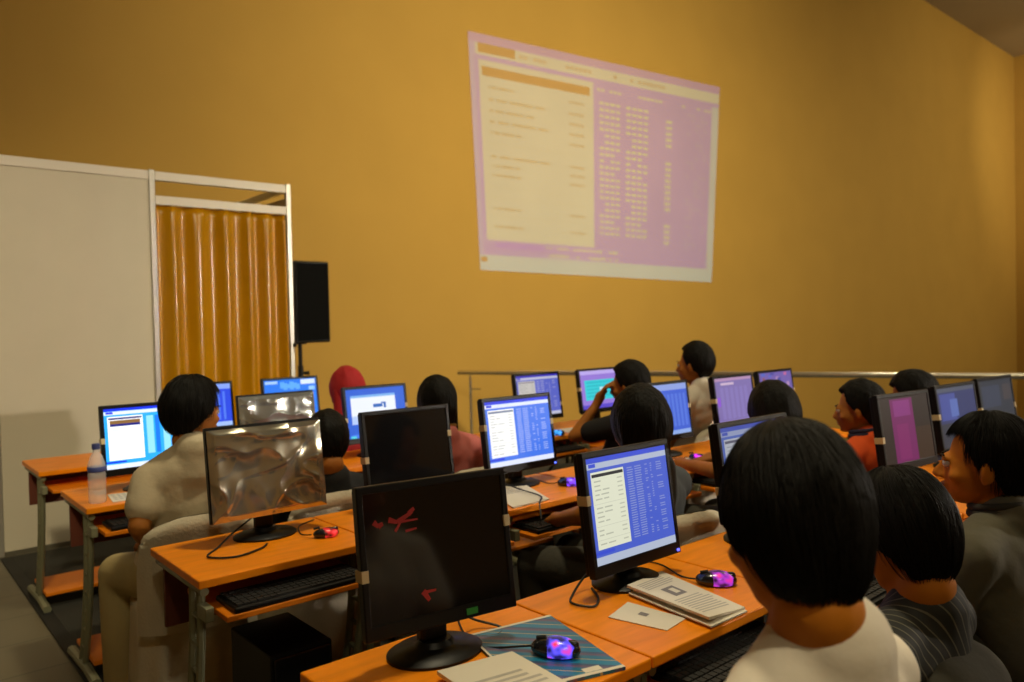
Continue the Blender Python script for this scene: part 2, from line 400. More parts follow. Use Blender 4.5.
def film_mesh(mb, amp, seed, w=SW+.03, h=SH+.035, fr=1.):
    def fn(u, v):
        x = -w/2+u*w; z = H_-.01-h+v*h
        n = noise.noise(V((x*8*fr, z*8*fr, seed)))+.25*noise.noise(V((x*20*fr, z*17*fr, seed+5)))
        rid = (1-2*abs(noise.noise(V((x*7*fr+z*2, z*8*fr, seed+2)))))**3 + .6*(1-2*abs(noise.noise(V((x*4*fr-z*7, z*5*fr+x*3, seed+7)))))**4
        e = min(u, 1-u, v, 1-v); k = min(1, e/.06)
        return V((x, -.006-amp*(n*.6+rid*.55+.6)*(.25+.75*k), z))
    mb.grid(fn, 110, 90); return mb
def film_var(mb, amp, seed):
    return film_mesh(mb, amp, seed)
def monitor(x, y, rz, label, disp='off', film=None, film_mat=None, led=None, green=False, tab=(.55, .55), tilt=7.5, fit=None, group='flat monitors on the desks'):
    t = thing('monitor', (x, y, .74), R(rz), label, 'monitor', group)
    T = Matrix.Translation((.006, -.012, .075)) @ Matrix.Rotation(R(-tilt), 4, 'X')
    if fit: T = Matrix.Translation((.006, -.012, fit[2])) @ Matrix.Rotation(R(-tilt), 4, 'X') @ Matrix.Diagonal((fit[0], 1, fit[1], 1))
    b = MB(); D = .022
    b.box((-W_/2, 0, H_-BW), (W_/2, D, H_), .003); b.box((-W_/2, 0, 0), (W_/2, D, .030), .003)
    b.box((-W_/2, 0, .025), (-W_/2+BW, D, H_-BW+.005), .003); b.box((W_/2-BW, 0, .025), (W_/2, D, H_-BW+.005), .003)
    bz = b.build('bezel', M['black'], t, Mx=T)
    k = MB(); k.box((-W_/2+.004, D-.002, .006), (W_/2-.004, D+.016, H_-.004), .006); k.box((-.13, D+.012, .05), (.13, D+.035, .24), .012)
    k.build('rear_shell', M['black'], t, Mx=T)
    d = MB(); d.use(M['blackgloss']); d.add([(-SW/2-.001, .003, .029), (SW/2+.001, .003, .029), (SW/2+.001, .003, H_-BW+.001), (-SW/2-.001, .003, H_-BW+.001)], [(0,1,2,3)])
    if callable(disp):
        d2 = MB(); disp(d2); d2.v = [v+V((0, .003, 0)) for v in d2.v]
        dp_ = d2.build('display', None, t, Mx=T)
    else:
        dp_ = d.build('display', None, t, Mx=T)
    if film:
        film_var(MB(), *film).build('plastic_film', film_mat or M['film'], dp_, smooth='all', Mx=T)
    for sx, fz in ((-1, tab[0]), (1, tab[1])):
        if fz is None: continue
        z = H_*fz; x0 = sx*(W_/2-.006)
        tb = MB(); a, c2 = sorted((x0-sx*.010, x0+sx*.0068)); tb.box((a, -.0012, z-.012), (c2, D+.012, z+.012), .0005)
        o = tb.build('tape_tab', M['tape'], bz, Mx=T); o['label'] = 'cream tape tab on the bezel edge'
    if led: MB().box((W_/2-.020, -.003, .006), (W_/2-.010, .001, .012)).build('power_light', glow(led, 3.), bz, Mx=T)
    if green:
        o = MB().box((.055, -.002, .008), (.085, .001, .021)).build('sticker', M['green'], bz, Mx=T); o['label'] = 'small green sticker'
    MB().box((-.03, .028, .006), (.03, .062, .15), .008).build('neck', M['black'], t)
    MB().lathe([(.105, 0), (.105, .006), (.09, .014), (.045, .020), (.035, .03)], (0, .03, 0), 40, 1., .80).build('base', M['black'], t, smooth=True)
    return t
BL, PANEL, BAR, TXT, DK = S(70,98,205), S(226,228,208), S(190,198,216), S(40,42,52), S(50,74,190)
def d12(mb): editor(mb, S(74,96,200), S(222,224,200), S(176,186,206), S(50,50,52), S(60,80,205), 1., 30, 3)
def dwhite(mb): editor(mb, S(70,120,235), S(250,250,248), S(225,232,255), S(120,130,160), S(40,60,220), 1.05, 22, 4)
def dM2(mb):
    editor(mb, S(40,170,255), S(255,255,255), S(225,235,255), S(40,40,120), S(20,50,225), 1.25, 10, 5, detail=False)
    for k, (a, b) in enumerate(((.47,.55), (.57,.62), (.66,.74), (.80,.86), (.90,.96))): scr(mb, a, .16, b, .80, S(150,225,255) if k % 2 == 0 else S(20,120,255), 2, 1.2)
    scr(mb, .06,.20,.40,.26, S(150,110,60), 3, 1.); scr(mb, .06,.26,.40,.30, S(15,30,140), 3, 1.); scr(mb, .06,.36,.41,.37, S(190,200,230), 3, 1.)
def dM3(mb):
    scr(mb, 0,0,1,1, S(50,80,235), 0, 1.); scr(mb, 0,0,1,.12, S(140,170,255), 1, 1.); scr(mb, 0,.9,1,1, S(170,200,255), 1, 1.)
    for k in range(5): scr(mb, .5+.09*k, .18, .54+.09*k, .85, S(90,130,250), 1, 1.)
def dM4(mb):
    scr(mb, 0,0,1,1, S(10,120,245), 0, 1.); scr(mb, .02,.03,.25,.10, S(170,210,255), 1, 1.); scr(mb, .70,.02,.98,.14, S(225,240,255), 1, 1.)
    for k in range(6): scr(mb, .30+.06*k, .06+.03*(k % 3), .38+.06*k, .22+.04*(k % 2), S(90,175,255), 1+k % 2, 1.)
    scr(mb, .85,.20,.97,.30, S(150,205,255), 1, 1.); scr(mb, .05,.40,.20,.9, S(40,150,250), 1, 1.)
def dM6(mb):
    scr(mb, 0,0,1,1, S(30,95,215), 0, 1.); scr(mb, .07,.17,.83,.62, S(240,246,255), 1, 1.); scr(mb, .07,.13,.83,.18, S(120,180,240), 2, 1.)
    scr(mb, .07,.55,.30,.72, S(180,205,250), 1, 1.); scr(mb, .05,.92,.95,1, S(60,120,235), 1, 1.); scr(mb, .03,.95,.12,1, S(80,210,230), 2, 1.)
    scr(mb, .44,.33,.60,.40, S(20,100,190), 3, 1.); scr(mb, .58,.30,.66,.33, S(20,100,190), 3, 1.); scr(mb, .62,.33,.66,.42, S(20,100,190), 4, 1.)
def dM9(mb): editor(mb, S(95,105,205), S(205,200,195), S(200,200,225), S(150,140,150), S(60,50,190), .9, 12, 6)
def dM10(mb):
    scr(mb, 0,0,1,1, S(150,120,215), 0, 1.); scr(mb, 0,0,1,.10, S(190,170,235), 1, 1.); scr(mb, .10,.25,1,.78, S(50,205,215), 1, 1.)
    for k in range(5): scr(mb, .15, .30+.09*k, .90, .33+.09*k, S(30,180,195), 2, 1.)
    scr(mb, .50,.45,.62,.62, S(200,235,240), 3, 1.); scr(mb, .0,.9,1,1, S(90,70,200), 1, 1.)
def dM11(mb):
    scr(mb, 0,0,1,1, S(65,100,220), 0, .9); scr(mb, 0,0,1,.12, S(150,170,235), 1, .9); scr(mb, 0,.92,1,1, S(150,180,240), 1, .9)
    for k in range(6): scr(mb, .45+.09*k, .2, .50+.09*k, .85, S(90,125,230), 1, .9)
def dlav(mb):
    scr(mb, 0,0,1,1, S(135,118,180), 0, .9); scr(mb, .0,.0,1,.06, S(190,150,190), 1, .9); scr(mb, .0,.92,.9,1, S(150,140,210), 1, .9)
    scr(mb, .15,.10,.5,.15, S(215,190,215), 1, .9); scr(mb, .02,.4,.10,.6, S(150,90,220), 1, .9)
    for k in range(6): scr(mb, .12+.13*k, .2, .20+.13*k, .88, S(142,126,192), 1, .9)
def dM14(mb): editor(mb, S(75,100,185), S(180,185,195), S(150,160,195), S(90,90,110), S(60,80,180), .8, 12, 8)
def dM15(mb):
    rnd = random.Random(3); scr(mb, 0,0,1,1, S(120,100,175), 0, .9)
    for k in range(26):
        u, v = rnd.random()*.85, rnd.random()*.85
        scr(mb, u, v, u+rnd.uniform(.05,.14), v+rnd.uniform(.04,.12), rnd.choice([S(200,110,160), S(90,110,200), S(190,150,190), S(150,90,90), S(80,80,160)]), 1+k % 5, .9)
def dM16(mb):
    scr(mb, 0,0,1,1, S(46,36,30), 0, .8); scr(mb, .20,.03,.66,1, S(120,34,96), 1, .8); scr(mb, .26,.06,.60,.30, S(140,50,125), 2, .8)
    scr(mb, .66,.5,1,1, S(62,44,30), 1, .8); scr(mb, .28,.42,.52,.96, S(132,38,102), 2, .8)
def dM17(mb):
    scr(mb, 0,0,1,1, S(62,68,110), 0, .8); scr(mb, .05,.10,.45,.55, S(80,90,160), 1, .8); scr(mb, .3,.2,.5,.5, S(100,120,190), 2, .8); scr(mb, .0,.6,1,1, S(60,62,72), 1, .8); scr(mb, 0,0,1,.07, S(90,95,110), 1, .8)
def dM18(mb):
    scr(mb, 0,0,1,1, S(58,62,70), 0, .8); scr(mb, .05,.1,.6,.5, S(66,72,88), 1, .8); scr(mb, .7,.1,.95,.4, S(78,72,74), 1, .8)
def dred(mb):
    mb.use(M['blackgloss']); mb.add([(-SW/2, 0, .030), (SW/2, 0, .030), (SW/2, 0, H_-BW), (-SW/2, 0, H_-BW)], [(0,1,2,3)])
    mb.use(M['redrefl'])  # red ribbons painted on the screen in place of reflections
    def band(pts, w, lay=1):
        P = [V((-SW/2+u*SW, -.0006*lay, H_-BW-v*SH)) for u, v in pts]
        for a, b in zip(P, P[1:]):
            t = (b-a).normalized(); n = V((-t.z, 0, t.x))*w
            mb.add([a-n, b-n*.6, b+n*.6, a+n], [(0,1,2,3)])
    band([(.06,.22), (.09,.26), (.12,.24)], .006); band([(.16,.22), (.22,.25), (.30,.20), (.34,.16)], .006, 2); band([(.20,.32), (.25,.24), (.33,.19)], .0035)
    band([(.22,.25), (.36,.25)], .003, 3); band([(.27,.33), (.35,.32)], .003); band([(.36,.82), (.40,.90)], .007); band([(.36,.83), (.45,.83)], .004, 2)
M['redrefl'] = mat('red_reflection', (.36, .020, .018), .4)

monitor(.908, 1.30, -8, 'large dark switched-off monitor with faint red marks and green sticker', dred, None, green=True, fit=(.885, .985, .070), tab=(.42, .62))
monitor(1.535, 1.31, 0, 'lit monitor with list and blue columns beside the folded booklet', d12, led=(.1,.1,1), fit=(.87, 1.02, .05), tab=(.62, None))
monitor(2.12, 1.30, 0, 'half hidden monitor with pale lit screen just left of the nearest head', dM14, tab=(.35, None))
monitor(3.21, 1.30, -6, 'dark monitor with a magenta vertical band', dM16, tab=(.42, None))
monitor(3.76, 1.30, -4, 'dim blue monitor with cream tab, just above the man in grey', dM17, tab=(.55, .5))
monitor(4.27, 1.30, -4, 'dim grey monitor at the far right by the handrail', dM18, tab=(.5, .5))
monitor(1.035, 2.46, 0, 'monitor wrapped in crumpled silver film on the left desk', 'off', (.012, 3.1), M['film'], tab=(None, None))
monitor(1.595, 2.46, 0, 'smaller dark blank monitor behind the large dark one', 'off', None, tab=(.42, .62))
monitor(2.155, 2.46, 0, 'bright lit monitor with white list at picture centre, above the loose papers', dwhite, fit=(1., 1.05, .065), led=(.1,.15,1), tab=(.62, .6))
monitor(3.155, 2.46, 0, 'blue lit monitor half hidden between the long haired person and white shirt', dM11)
monitor(3.775, 2.46, 0, 'lavender lit monitor right of the person in white shirt', dlav)
monitor(4.29, 2.50, 0, 'speckled pink and blue lit monitor highest above the bowed dark head', dM15)
monitor(.99, 3.62, 0, 'brightest white and cyan monitor behind the water bottle', dM2, tab=(.5, None))
monitor(1.585, 3.62, 0, 'monitor wrapped in grey crumpled film behind the silver one', 'off', (.010, 8.3), M['film2'], tab=(None, None))
monitor(2.145, 3.62, 0, 'blue monitor with a white window in front of the red headscarf', dM6, tab=(.42, .6))
monitor(3.335, 3.62, 0, 'lit monitor with list and columns in front of the handrail end', dM9, tab=(None, .3))
monitor(3.905, 3.62, 0, 'violet monitor with a turquoise window', dM10)
monitor(1.61, 4.78, 0, 'violet-blue monitor mostly behind the bushy haired man', dM3, tab=(None, None))
monitor(2.19, 4.78, 0, 'sky blue monitor in front of the curtain edge and speaker', dM4, tab=(None, None))

# ---------------------------------------------------------------- keyboards
def make_keyboard():
    t = thing('keyboard', (0,0,0), 0, 'x', 'keyboard', 'black keyboards on the trays')
    MB().box((-.21, -.075, 0), (.21, .075, .016), .005).build('case', M['black'], t)
    k = MB()
    for j in range(6):
        y = -.062+j*.0215+(.006 if j == 5 else 0)
        x = -.198
        while x < .19:
            w = .0165
            if j == 0 and -.10 < x < .0: w = .10
            k.box((x, y, .014), (min(x+w, .200), y+.0165, .0215), .0); x += w+.0030
    k.build('keys', M['key'], t)
    return t
kproto = make_keyboard(); kfirst = True
kbl = [(1,0,'black keyboard below the large dark monitor, in front of the striped magazine'), (1,1,'black keyboard below the folded booklet'), (1,2,'black keyboard hidden by the nearest head'),
       (2,0,'black keyboard on the tray below the silver wrapped monitor'), (2,1,'black keyboard on the tray below the smaller dark monitor'), (2,2,'black keyboard on the tray below the loose papers'), (2,4,'black keyboard on the tray by the magenta mouse'),
       (3,0,'black keyboard on the tray below the water bottle'), (3,1,'black keyboard below the grey wrapped monitor'), (3,4,'black keyboard below the handrail end monitor')]
for r, i, l in kbl:
    k = kproto if kfirst else copy_tree(kproto); kfirst = False
    k['label'] = l; k.location = (DX[r]+PITCH*i+.2775, ROW[r][1]-.008, .652)

# ---------------------------------------------------------------- mice
def ledmat(c1, c2):
    m = mat('led_lit_plastic', (.02, .02, .03), .25); nt = m.node_tree; b = nt.nodes['Principled BSDF']
    tc = nt.nodes.new('ShaderNodeTexCoord'); n = nt.nodes.new('ShaderNodeTexNoise'); n.inputs['Scale'].default_value = 42; n.inputs['Detail'].default_value = 1
    nt.links.new(tc.outputs['Object'], n.inputs['Vector']); r = nt.nodes.new('ShaderNodeValToRGB'); e = r.color_ramp.elements
    e[0].position = .34; e[0].color = (*[c*.10 for c in c1], 1); e[1].position = .70; e[1].color = (*c2, 1)
    q = e.new(.48); q.color = (*c1, 1); q = e.new(.60); q.color = (*[(a+b_)*.5 for a, b_ in zip(c1, c2)], 1)
    nt.links.new(n.outputs['Fac'], r.inputs[0]); nt.links.new(r.outputs[0], b.inputs['Emission Color']); b.inputs['Emission Strength'].default_value = 1.3
    return m
def mouse(x, y, rz, label, c1, c2, cable, z=.7405, s=1., core=None):
    t = thing('mouse', (x, y, z), R(rz), label, 'mouse', 'glowing computer mice')
    def fn(d): return 1. if d.z > 0 else 1.
    b = MB().ell((0,0,.012), (.031*s, .053*s, .022*s), nu=28, nv=16); b.cap((0,.034*s,.016), .013*s, (0,-.040*s,.023), .010*s, n=12)
    for v in b.v: v.z = max(v.z, .001)
    b.build('shell', mat('mouse_shell', (.012,.012,.015), .2, coat=.6), t, smooth='all')
    g = MB().ell((0,-.004,.012), (.0318*s, .047*s, .0232*s), nu=28, nv=16)
    for v in g.v: v.z = max(v.z, .002)
    g.build('lit_body', ledmat(c1, c2 or tuple(min(1, c*1.6+.05) for c in c1)), t, smooth='all')
    MB().tube([(0,.02,.033), (0,.04,.030)], .004).build('wheel', M['rubber'], t, smooth=True)
    if cable:
        Rm = Matrix.Rotation(-R(rz), 4, 'Z'); P = [Rm @ (V(p)-V((x, y, z))) for p in cable]
        P = [V((0,.048,.012))]+P; MB().tube(bez(P), .0022, 6).build('cord', M['cable'], t, smooth=True)
    return t
def bez(P, n=8):
    P = [V(p) for p in P]; out = []
    for i in range(len(P)-1):
        p0, p1, p2, p3 = P[max(i-1, 0)], P[i], P[i+1], P[min(i+2, len(P)-1)]
        for k in range(n):
            t = k/n; out.append(.5*((2*p1)+(p2-p0)*t+(2*p0-5*p1+4*p2-p3)*t*t+(3*p1-p0-3*p2+p3)*t*t*t))
    out.append(P[-1]); return out
MB_ = MB
mouse(1.075, 1.135, 30, 'mouse glowing blue and red on the striped magazine', (.10,.08,.95), (1.,.03,.10), [(1.0,1.26,.745), (.99,1.31,.744), (1.03,1.40,.744), (1.05,1.435,.75)], z=.7475)
mouse(1.68, 1.165, 40, 'mouse glowing blue and magenta behind the folded booklet', (.35,.03,.45), (.8,.02,.25), [(1.66,1.26,.744), (1.70,1.36,.744), (1.69,1.43,.744)])
mouse(3.29, 3.42, 20, 'mouse glowing cyan before the handrail end monitor', (.03,.30,.9), None, [(3.27,3.52,.744), (3.31,3.6,.744)])
mouse(2.29, 2.31, 40, 'mouse glowing violet right of the loose papers', (.22,.05,.95), (.10,.10,1.), [(2.25,2.40,.744), (2.28,2.55,.744)])
mouse(3.13, 2.27, 10, 'mouse glowing magenta on the white sheet', (.75,.02,.85), None, [(3.10,2.36,.744), (3.05,2.5,.744)], z=.744, s=.8)
mouse(1.17, 2.32, 70, 'small red mouse on the desk right of the silver wrapped monitor', (.60,.015,.015), None, [(1.12,2.40,.744), (1.16,2.5,.744), (1.24,2.55,.744)], s=.8)

# cables on the desks
def cord(P, label, r=.003, nm='cable'):
    return tag(MB().tube(bez(P), r, 6).build(nm, M['cable'], smooth=True), label, 'cable')
cord([(1.0,2.515,.80), (.93,2.50,.765), (.86,2.44,.745), (.80,2.36,.7445), (.86,2.30,.7445), (.95,2.33,.7445), (.99,2.37,.7445)], 'black cable looping left of the silver wrapped monitor foot')
cord([(1.48,1.345,.83), (1.42,1.375,.78), (1.35,1.36,.7445), (1.31,1.32,.7445), (1.33,1.27,.7445), (1.38,1.30,.7445), (1.42,1.36,.7445)], 'black cable looping left of the lit booklet monitor foot')
cord([(.99,1.36,.80), (1.05,1.37,.76), (1.09,1.33,.7445), (1.06,1.30,.7445), (1.02,1.32,.7445)], 'short black cable right of the large dark monitor foot')
cord([(1.99,2.52,.80), (2.04,2.36,.76), (2.02,2.20,.756), (1.96,2.14,.75), (1.93,2.10,.70)], 'black cable hanging over the loose papers desk front edge', .003)

# PC tower
tw = thing('computer_tower', (1.02, 2.40, .093), 0, 'black computer tower under the silver wrapped monitor desk', 'computer tower', 'computer towers under desks')
MB().box((-.10,-.20,.0), (.10,.12,.36), .006).build('case', M['black'], tw); MB().box((-.092,-.208,.01), (.092,-.198,.35), .004).build('front_panel', M['blackgloss'], tw)
cord([(1.08,2.53,.44), (1.18,2.42,.35), (1.22,2.30,.20), (1.16,2.28,.14), (1.20,2.36,.11)], 'black cables dangling beside the computer tower', .004)

# ---------------------------------------------------------------- papers
def sheet_pts(C): return [V(p) for p in C]
def bil(C, u, v): return C[0].lerp(C[1], u).lerp(C[3].lerp(C[2], u), v)
def sheet(name, C, z, label, cat, th=.0015, lines=None, group=None, curl=None, m=None, parent=None, block=None):
    """C = TL, TR, BR, BL on the desk plane (x, y)"""
    C = [V((a, b, z)) for a, b in C]; mb = MB().use(m or M['paper'])
    def top(u, v):
        p = bil(C, u, v); p.z += th+(curl(u, v) if curl else 0); return p
    def bot(u, v):
        p = bil(C, u, 1-v); p.z += (curl(u, 1-v) if curl else 0)*.9; return p
    n = 14; mb.grid(top, n, n); o1 = len(mb.v); mb.grid(bot, n, n)
    idx = lambda i, j: j*(n+1)+i
    for i in range(n):
        for (a, b) in (((i,0),(i+1,0)), ((i,n),(i+1,n)), ((0,i),(0,i+1)), ((n,i),(n,i+1))):
            mb.add([mb.v[idx(*a)], mb.v[idx(*b)], mb.v[o1+idx(b[0], n-b[1])], mb.v[o1+idx(a[0], n-a[1])]], [(0,1,2,3)])
    for (u0, v0, u1, v1, mm) in (lines or []):
        mb.use(M[mm]); P = []
        for u, v in ((u0,v0),(u1,v0),(u1,v1),(u0,v1)):
            p = top(u, v); p.z += .0006; P.append(p)
        mb.add(P, [(0,1,2,3)])
    o = mb.build(name, None, parent, smooth=False, fixn=False)
    if label: tag(o, label, cat, group)
    return o
def textlines(u0, u1, v0, v1, n, m='ink2', seed=2):
    r = random.Random(seed); out = []
    for k in range(n):
        v = v0+(v1-v0)*k/n; out.append((u0, v, u1-r.uniform(0, .15)*(u1-u0), v+.45*(v1-v0)/n, m))
    return out
sheet('magazine', [(1.005,1.34), (1.215,1.30), (1.135,1.0), (.925,1.06)], .7405, 'blue striped glossy magazine on the front desk under the mouse', 'magazine', .006,
      [(.62,.90,.80,.96,'paper'), (.0,.0,1,.03,'paper'), (.0,.0,.025,1,'paper'), (0,.965,1,1,'paper')], m=M['mag'])
sheet('paper_stack', [(.84,1.221), (1.004,1.189), (.985,.93), (.82,.95)], .748, 'white stapled papers at the bottom edge, overlapping the striped magazine', 'paper', .008, textlines(.12,.9,.3,.95,9, 'ink2'), curl=lambda u, v: .002*(1-v))
nb = thing('booklet', (1.50, 1.15, .741), 0, 'white folded newsletter booklet right of the lit front monitor', 'booklet')
def crl(u, v): return .012+.022*math.exp(-(u/.16)**2)
BK = [(1.475,1.305), (1.74,1.235), (1.585,1.005), (1.40,1.125)]
BK = [(1.49,1.29), (1.60,1.30), (1.62,.985), (1.50,.985)]
def okb(px): return px
BK = [(1.457,1.274), (1.645,1.314), (1.572,1.012), (1.425,1.009)]
sheet('pages', [(a-1.50, b-1.15) for a, b in BK], 0, None, None, .004, [(.30,.30,.62,.50,'ink'), (.42,.34,.55,.45,'paper')]+textlines(.10,.90,.08,.26,5)+textlines(.10,.90,.56,.92,9), curl=lambda u, v: .004+.020*math.exp(-((1-v)/.25)**2)*0+.016*(1-u), parent=nb)
sheet('lower_pages', [(a-1.50-.006, b-1.15-.010) for a, b in BK], 0, None, None, .003, None, curl=lambda u, v: .001+.004*(1-u), parent=nb)
sheet('card', [(1.311,1.205), (1.417,1.237), (1.431,1.076), (1.345,1.063)], .7405, 'small white card with dark print left of the booklet', 'card', .002, [(.48,.35,.66,.50,'ink')])
# second row
sheet('paper_stack', [(2.0,2.57), (2.20,2.56), (2.04,2.172), (1.85,2.168)], .741, 'loose white sheets in front of the bright centre monitor', 'paper', .006, textlines(.3,.8,.3,.6,6), curl=lambda u, v: .004*(1-v))
sheet('paper_sheet', [(2.84,2.36), (3.18,2.34), (3.14,2.17), (2.80,2.17)], .7405, 'white sheet under the magenta mouse in the second row', 'paper', .003)
sheet('paper_sheet', [(3.42,3.60), (3.60,3.58), (3.56,3.42), (3.40,3.42)], .7405, 'white sheet below the turquoise monitor', 'paper', .004)
sheet('paper_sheet', [(.81,3.60), (.94,3.58), (.93,3.42), (.79,3.42)], .7405, 'printed pale sheet right of the water bottle', 'paper', .003, [(.08+.15*k, .1+.2*j, .18+.15*k, .2+.2*j, 'ink2') for k in range(6) for j in range(4)])

# bottle
bt = thing('water_bottle', (.745, 3.47, .7405), 0, 'clear plastic water bottle with blue cap on the left desk', 'bottle')
MB().lathe([(.028,0), (.033,.006), (.033,.05), (.031,.055), (.033,.06), (.033,.12), (.031,.125), (.033,.13), (.033,.155), (.022,.19), (.013,.205), (.012,.222)], n=28).build('body', M['clear'], bt, smooth=True)
MB().lathe([(.0335,.128), (.0342,.130), (.0342,.146), (.0335,.148)], n=28).build('label_band', mat('blue_band', (.05,.07,.25), .5), bt, smooth=True)
MB().lathe([(.015,.218), (.0155,.222), (.0155,.238), (.013,.241)], n=24).build('cap', M['blue_cap'], bt, smooth=True)

# ---------------------------------------------------------------- covered chairs
def make_chair(label):
    """origin under the seat centre on the floor; sitter faces +y"""
    t = thing('chair', (0,0,0), 0, label, 'chair', 'cloth covered chairs')
    s = MB(); n = 96; prof = []
    def ring(z, h, rip, seed=0):
        out = []
        for k in range(n):
            a = 2*PI*k/n; c_, s_ = math.cos(a), math.sin(a)
            e = 4.5; r = 1/((abs(c_)**e+abs(s_)**e)**(1/e))
            q = h*r+rip*math.sin(a*17+seed)*(.7+.3*math.sin(a*5)); out.append(V((q*c_, q*s_, z)))
        return out
    rings = [ring(.475, .04, 0), ring(.478, .15, 0), ring(.470, .195, 0), ring(.45, .208, .001), ring(.36, .210, .004), ring(.2, .216, .008), ring(.012, .226, .013)]
    vs = [v for r_ in rings for v in r_]
    fs = [(j*n+k, (j+1)*n+k, (j+1)*n+(k+1) % n, j*n+(k+1) % n) for j in range(len(rings)-1) for k in range(n)]
    fs += [tuple(range(n)), tuple((len(rings)-1)*n+k for k in range(n-1, -1, -1))]
    s.add(vs, fs); s.build('seat_cover', M['cover'], t, smooth='all', fixn=True)
    b = MB()
    for side in (0, 1):
        def fn(u, v, side=side):
            w = .205*(1-.10*max(0, v-.55)/.45-.35*max(0, (v-.86)/.14)**2.5); x = (u*2-1)*w
            z = .40+v*.40-.020*abs(u*2-1)**3*(v > .8); edge = 1-abs(u*2-1)**6
            th = .030*math.sqrt(max(0, edge))*math.sqrt(max(0.02, 1-max(0, (v-.9)/.1)**2))
            y = -.215-.05*v-.05*(1-(u*2-1)**2)*.6+(th if side else -th)+.003*math.sin(u*23+v*3)
            return V((x, y, z))
        b.grid(fn if side == 0 else (lambda u, v: fn(1-u, v)), 30, 24)
    o = b.build('back_cover', M['cover'], t, smooth='all')
    return t
chair0 = make_chair('x'); cfirst = [True]
def chair(x, y, rz, label):
    c = chair0 if cfirst[0] else copy_tree(chair0); cfirst[0] = False
    c['label'] = label; c.location = (x, y, 0); c.rotation_euler = (0, 0, R(rz)); return c

